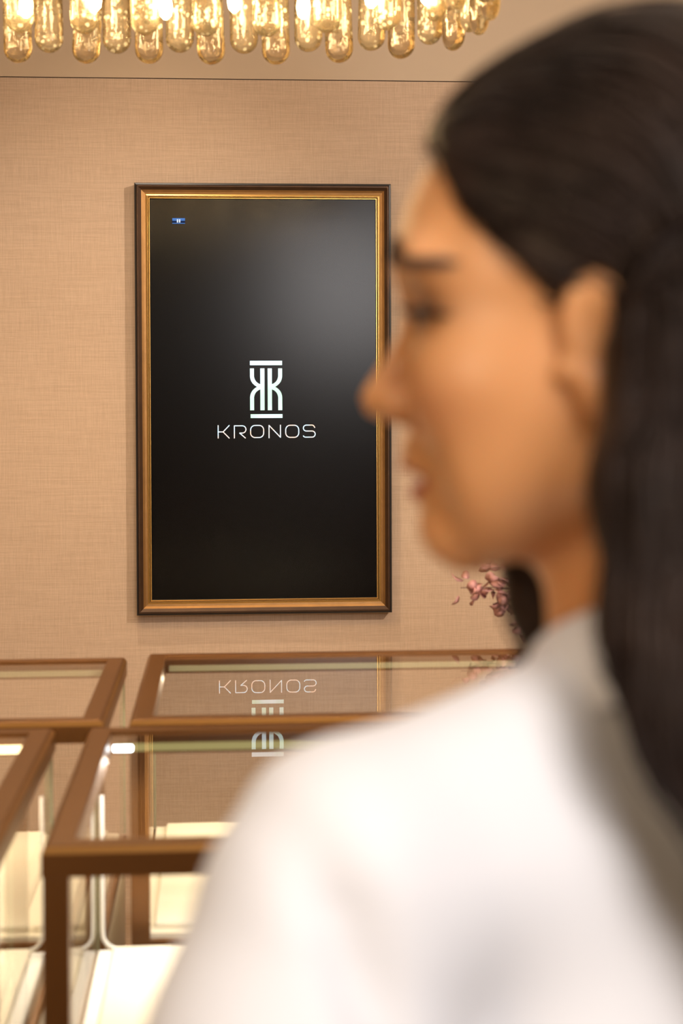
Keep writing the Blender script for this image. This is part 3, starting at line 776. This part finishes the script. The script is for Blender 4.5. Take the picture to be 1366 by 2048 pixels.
# white jacket
zc = np.arange(.74, 1.37, .005)
J = Field(np.arange(-.31, .31, .005), np.arange(-.22, .2, .005), zc)
J.un(ell((0, -.015, 1.11), (.155, .112, .19)), .03)
for s in (-1, 1):
    J.un(cone((0, -.034, 1.250), (s * .158, -.027, 1.240), .060, .050), .03)
    J.un(cone((s * .035, -.035, 1.296), (s * .160, -.027, 1.262), .036, .030), .02)
    J.un(cone((s * .163, -.027, 1.238), (s * .187, -.030, 1.17), .052, .057), .018)
    J.un(cone((s * .187, -.030, 1.17), (s * .238, -.032, .99), .057, .055), .018)
    J.un(cone((s * .240, -.032, .99), (s * .236, .018, .825), .055, .044), .015)
    J.un(ell((s * .065, .068, 1.11), (.068, .058, .065)), .03)
J.un(ell((0, -.01, .95), (.140, .100, .16)), .05)
J.un(ell((0, -.02, .82), (.178, .125, .10)), .05)
J.un(cone((0, -.036, 1.27), (0, -.026, 1.338), .066, .058), .018)       # standing collar
J.cut((np.array((-.12, -.16, 1.28)), np.array((.12, .12, 1.42)), lambda X, Y, Z: (1.338 - .50 * (Y + .04) - Z + 0 * X).astype(np.float32)), .004)
J.cut((np.array((-.3, -.3, .6)), np.array((.3, .3, .79)), lambda X, Y, Z: (Z - .782 + 0 * X + 0 * Y).astype(np.float32)), .004)
g = np.meshgrid(*J.a, indexing='ij', sparse=True)
# soft folds in the cloth: armhole crease, sleeve drapes, back pulls
X_, Y_, Z_ = g
armhole = np.exp(-((np.abs(X_) - .181 - .22 * (Z_ - 1.20)) / .012) ** 2) * np.clip((1.285 - Z_) / .04, 0, 1) * np.clip((Z_ - 1.02) / .1, 0, 1)
J.F += (.0080 * armhole + .0022 * np.sin(26 * (Z_ - .6 * X_)) * np.sin(9 * X_ + 14 * Z_) + .0013 * np.sin(70 * (Z_ + .8 * np.abs(X_)) + 2 * Y_) * np.exp(-((np.abs(X_) - .2) / .05) ** 2)).astype(np.float32)
Vj, Qj = nets(J.F, J.a)
link('jacket', np_mesh('jacket', Vj, Qj), woman, M['shirt'])
# collar fold: a turned band round the collar
mb = MB(); rings = []
nseg = 40
for i in range(nseg + 1):
    a_ = math.radians(125 + 290 * i / nseg); ca_, sa_ = math.cos(a_), math.sin(a_)
    sec = [(.0600, 1.338), (.0615, 1.3405), (.0640, 1.338), (.0740, 1.318), (.0800, 1.300), (.0785, 1.2985), (.0710, 1.315), (.0610, 1.333)]
    rings.append([(ca_ * r, -.032 + sa_ * r * .96, z - .0055 - .024 * sa_) for r, z in sec])
n = 8; vs = [p for r_ in rings for p in r_]
fs = [(i * n + k, i * n + (k + 1) % n, (i + 1) * n + (k + 1) % n, (i + 1) * n + k) for i in range(nseg) for k in range(n)]
fs += [tuple(range(n)), tuple(nseg * n + k for k in range(n - 1, -1, -1))]
mb.add(vs, fs, 0, True); mb.build('collar', M['shirt'], woman)
# trousers and shoes
T = Field(np.arange(-.22, .22, .006), np.arange(-.18, .18, .006), np.arange(.05, .92, .008))
T.un(ell((0, -.015, .90), (.130, .095, .10)), .04); T.un(ell((0, -.02, .82), (.166, .116, .11)), .04)
for s in (-1, 1):
    T.un(cone((s * .080, -.015, .80), (s * .088, .0, .46), .088, .068), .02); T.un(cone((s * .088, .0, .46), (s * .090, -.02, .10), .068, .062), .02)
T.cut((np.array((-.3, -.3, 0)), np.array((.3, .3, .10)), lambda X, Y, Z: (Z - .085 + 0 * X + 0 * Y).astype(np.float32)), .004)
T.cut((np.array((-.3, -.3, .86)), np.array((.3, .3, .95)), lambda X, Y, Z: (.89 - Z + 0 * X + 0 * Y).astype(np.float32)), .004)
Vt, Qt = nets(T.F, T.a); link('trousers', np_mesh('trousers', Vt, Qt), woman, M['trousers'])
for s in (-1, 1):
    mb = MB(); pts = [(-.075, .018, .030), (-.045, .028, .032), (0, .028, .03), (.05, .036, .026), (.09, .040, .022), (.125, .032, .018), (.148, .010, .014)]
    vs = []; n = 12
    for y, wx, h in pts:
        for k in range(n):
            an = 2 * PI * k / n; vs.append((s * .086 + wx * math.cos(an), y, max(0.0, .020 + h * 1.25 * math.sin(an)) if math.sin(an) > 0 else .020 * (1 + math.sin(an))))
    fs = [(i * n + k, (i + 1) * n + k, (i + 1) * n + (k + 1) % n, i * n + (k + 1) % n) for i in range(len(pts) - 1) for k in range(n)]
    fs += [tuple(range(n)), tuple((len(pts) - 1) * n + k for k in range(n - 1, -1, -1))]
    mb.add(vs, fs, 0, True); mb.build('shoe', M['shoe'], woman)

# ---------------- hair: a solid under-volume and several thousand fine strands lying on it
Hf = Field(np.arange(-.19, .17, .003), np.arange(-.24, .16, .003), np.arange(1.12, 1.64, .003))
Hf.un(hell((0, -.004, .066), (.082, .101, .1035)), .01)
Hf.un(hell((0, -.045, .02), (.074, .055, .085)), .02)
Hf.un(hell((0, .048, .096), (.058, .0470, .044)), .02)
# face area in side view (forward, up) that is left bare
poly = np.array([(.30, .100), (.086, .112), (.0790, .0990), (.0690, .0800), (.0585, .0665), (.0440, .0560), (.0335, .0455), (.0275, .0400), (.0170, .0440), (.0060, .0500), (-.0005, .0350), (-.0070, .0150), (-.0090, -.0060), (-.0040, -.0220), (.0000, -.0450), (.000, -.40), (.30, -.40)])
def face_fn(X, Y, Z):
    X, Y, Z = np.broadcast_arrays(X, Y, Z)
    u = -math.sin(HR) * X + math.cos(HR) * Y; w_ = Z - HZ
    d2 = np.full(u.shape, 1e9, np.float32); ins = np.zeros(u.shape, bool); n = len(poly)
    for i in range(n):
        a, b = poly[i], poly[(i + 1) % n]; ex, ey = b - a
        wx, wy = u - a[0], w_ - a[1]; t = np.clip((wx * ex + wy * ey) / (ex * ex + ey * ey), 0, 1)
        d2 = np.minimum(d2, (wx - ex * t) ** 2 + (wy - ey * t) ** 2)
        c = ((a[1] > w_) != (b[1] > w_)) & (u < (b[0] - a[0]) * (w_ - a[1]) / (b[1] - a[1] + 1e-12) + a[0]); ins ^= c
    return (np.sqrt(d2) * np.where(ins, -1, 1)).astype(np.float32)
Hf.cut((np.array((-.19, -.24, 1.1)), np.array((.17, .16, 1.64)), face_fn), .008)
# the long lengths: near side curtain down her back, lengths behind, far lock before her far shoulder
def chain(F, pts, k=.012):
    for (a, b) in zip(pts[:-1], pts[1:]): F.un(cone(a[:3], b[:3], a[3], b[3]), k)
nearlock = [(-.050, -.065, 1.44, .016), (-.059, -.082, 1.39, .021), (-.069, -.102, 1.34, .022), (-.071, -.128, 1.305, .020), (-.061, -.150, 1.265, .016), (-.046, -.162, 1.232, .010)]
midlock = [(-.040, -.095, 1.46, .026), (-.045, -.105, 1.39, .030), (-.046, -.128, 1.33, .030), (-.043, -.152, 1.28, .026), (-.036, -.166, 1.235, .022), (-.026, -.170, 1.185, .012)]
backlock = [(.0, -.105, 1.47, .034), (.0, -.112, 1.39, .036), (.0, -.132, 1.33, .034), (.0, -.155, 1.27, .028), (.002, -.168, 1.215, .022), (.006, -.170, 1.165, .012)]
farback = [(.045, -.080, 1.46, .030), (.048, -.095, 1.39, .032), (.048, -.122, 1.33, .030), (.045, -.150, 1.27, .026), (.04, -.164, 1.21, .018), (.036, -.168, 1.17, .012)]
farlock = [(.055, .022, 1.43, .012), (.026, .052, 1.385, .012), (-.003, .071, 1.354, .0155), (.001, .069, 1.328, .0150), (.012, .070, 1.29, .014), (.024, .092, 1.24, .014), (.034, .108, 1.18, .010)]
for lk in (nearlock, midlock, backlock, farback): chain(Hf, lk, .02)
chain(Hf, farlock, .012)
Vh, Qh = nets(Hf.F, Hf.a)
hair = link('hair', np_mesh('hair', Vh, Qh), woman, M['hair'])
# strands
def samp(p):
    idx_ = []; fr_ = []
    for i in range(3):
        A = Hf.a[i]; t = (p[:, i] - A[0]) / (A[1] - A[0]); t = np.clip(t, 0, len(A) - 1.001); k = t.astype(int); idx_.append(k); fr_.append(t - k)
    r = 0
    for di in (0, 1):
        for dj in (0, 1):
            for dk in (0, 1):
                w_ = (fr_[0] if di else 1 - fr_[0]) * (fr_[1] if dj else 1 - fr_[1]) * (fr_[2] if dk else 1 - fr_[2])
                r = r + w_ * Hf.F[idx_[0] + di, idx_[1] + dj, idx_[2] + dk]
    return r
def grad(p, e=.004):
    g_ = np.stack([samp(p + np.eye(3)[i] * e) - samp(p - np.eye(3)[i] * e) for i in range(3)], 1)
    return g_ / (np.linalg.norm(g_, axis=1, keepdims=True) + 1e-9)
NS = 4200
pick = rng.choice(len(Vh), NS * 3, replace=False)
pp = Vh[pick]; wgt = np.where(pp[:, 2] > 1.38, 1.0, .45); pp = pp[rng.random(len(pp)) < wgt][:NS]
NS = len(pp)
lift = rng.uniform(-.0006, .0030, NS); lift[rng.random(NS) < .03] += .004
steps = 22; length = rng.uniform(.09, .24, NS); st = length / steps
path = np.zeros((NS, steps, 3)); p = pp.copy(); wob = rng.normal(0, .12, (NS, 3))
for k in range(steps):
    g_ = grad(p); p = p - g_ * (samp(p) - lift)[:, None]
    path[:, k] = p
    q = (p - np.array((0, 0, HZ))) @ RH
    pu, pw = q[:, 1] - .012, q[:, 2] - .035
    tang = np.stack([np.zeros(NS), -pw, pu], 1) / (np.hypot(pu, pw)[:, None] + 1e-6)   # back over the crown
    sweep = np.stack([np.zeros(NS), np.full(NS, -.75), np.full(NS, -.45)], 1)
    down = np.tile(np.array((0, -.10, -1.0)), (NS, 1))
    a_ = np.clip((.010 - q[:, 1]) / .05, 0, 1)[:, None]; b_ = np.clip((.02 - q[:, 2]) / .05, 0, 1)[:, None]
    top = np.clip((q[:, 2] - .10) / .06, 0, 1)[:, None]
    fl = (tang * .25 + sweep * 1.0) * (1 - a_) + (tang * .5 * top + down) * a_; fl = fl * (1 - b_) + down * b_
    fl = fl @ RH.T + wob
    fl -= g_ * (fl * g_).sum(1, keepdims=True)
    p = p + fl / (np.linalg.norm(fl, axis=1, keepdims=True) + 1e-9) * st[:, None]
skin_d = face_fn(path[..., 0], path[..., 1], path[..., 2])
dead = np.maximum.accumulate((skin_d < -.003) & (path[..., 2] > 1.33), axis=1)
tg = np.gradient(path, axis=1); tg /= np.linalg.norm(tg, axis=2, keepdims=True) + 1e-9
up_ = np.zeros_like(tg); up_[..., 2] = 1; up_[np.abs(tg[..., 2]) > .9] = (1, 0, 0)
na = np.cross(tg, up_); na /= np.linalg.norm(na, axis=2, keepdims=True) + 1e-9; nb = np.cross(tg, na)
rad = (rng.uniform(.0005, .0011, NS))[:, None] * np.interp(np.linspace(0, 1, steps), [0, .15, .7, 1], [.3, 1, .9, .12])[None]
rad = np.where(dead, .00002, rad)
ringv = np.stack([path + (na * math.cos(a_) + nb * math.sin(a_)) * rad[..., None] for a_ in (0, 2 * PI / 3, 4 * PI / 3)], 2)
Vs = ringv.reshape(-1, 3); base = (np.arange(NS)[:, None] * steps + np.arange(steps - 1)[None]).ravel() * 3
Qs = np.concatenate([np.stack([base + k, base + (k + 1) % 3, base + 3 + (k + 1) % 3, base + 3 + k], 1) for k in range(3)])
so = link('hair_strands', np_mesh('hair_strands', Vs, Qs), hair, M['hair']); so['kind'] = 'stuff'
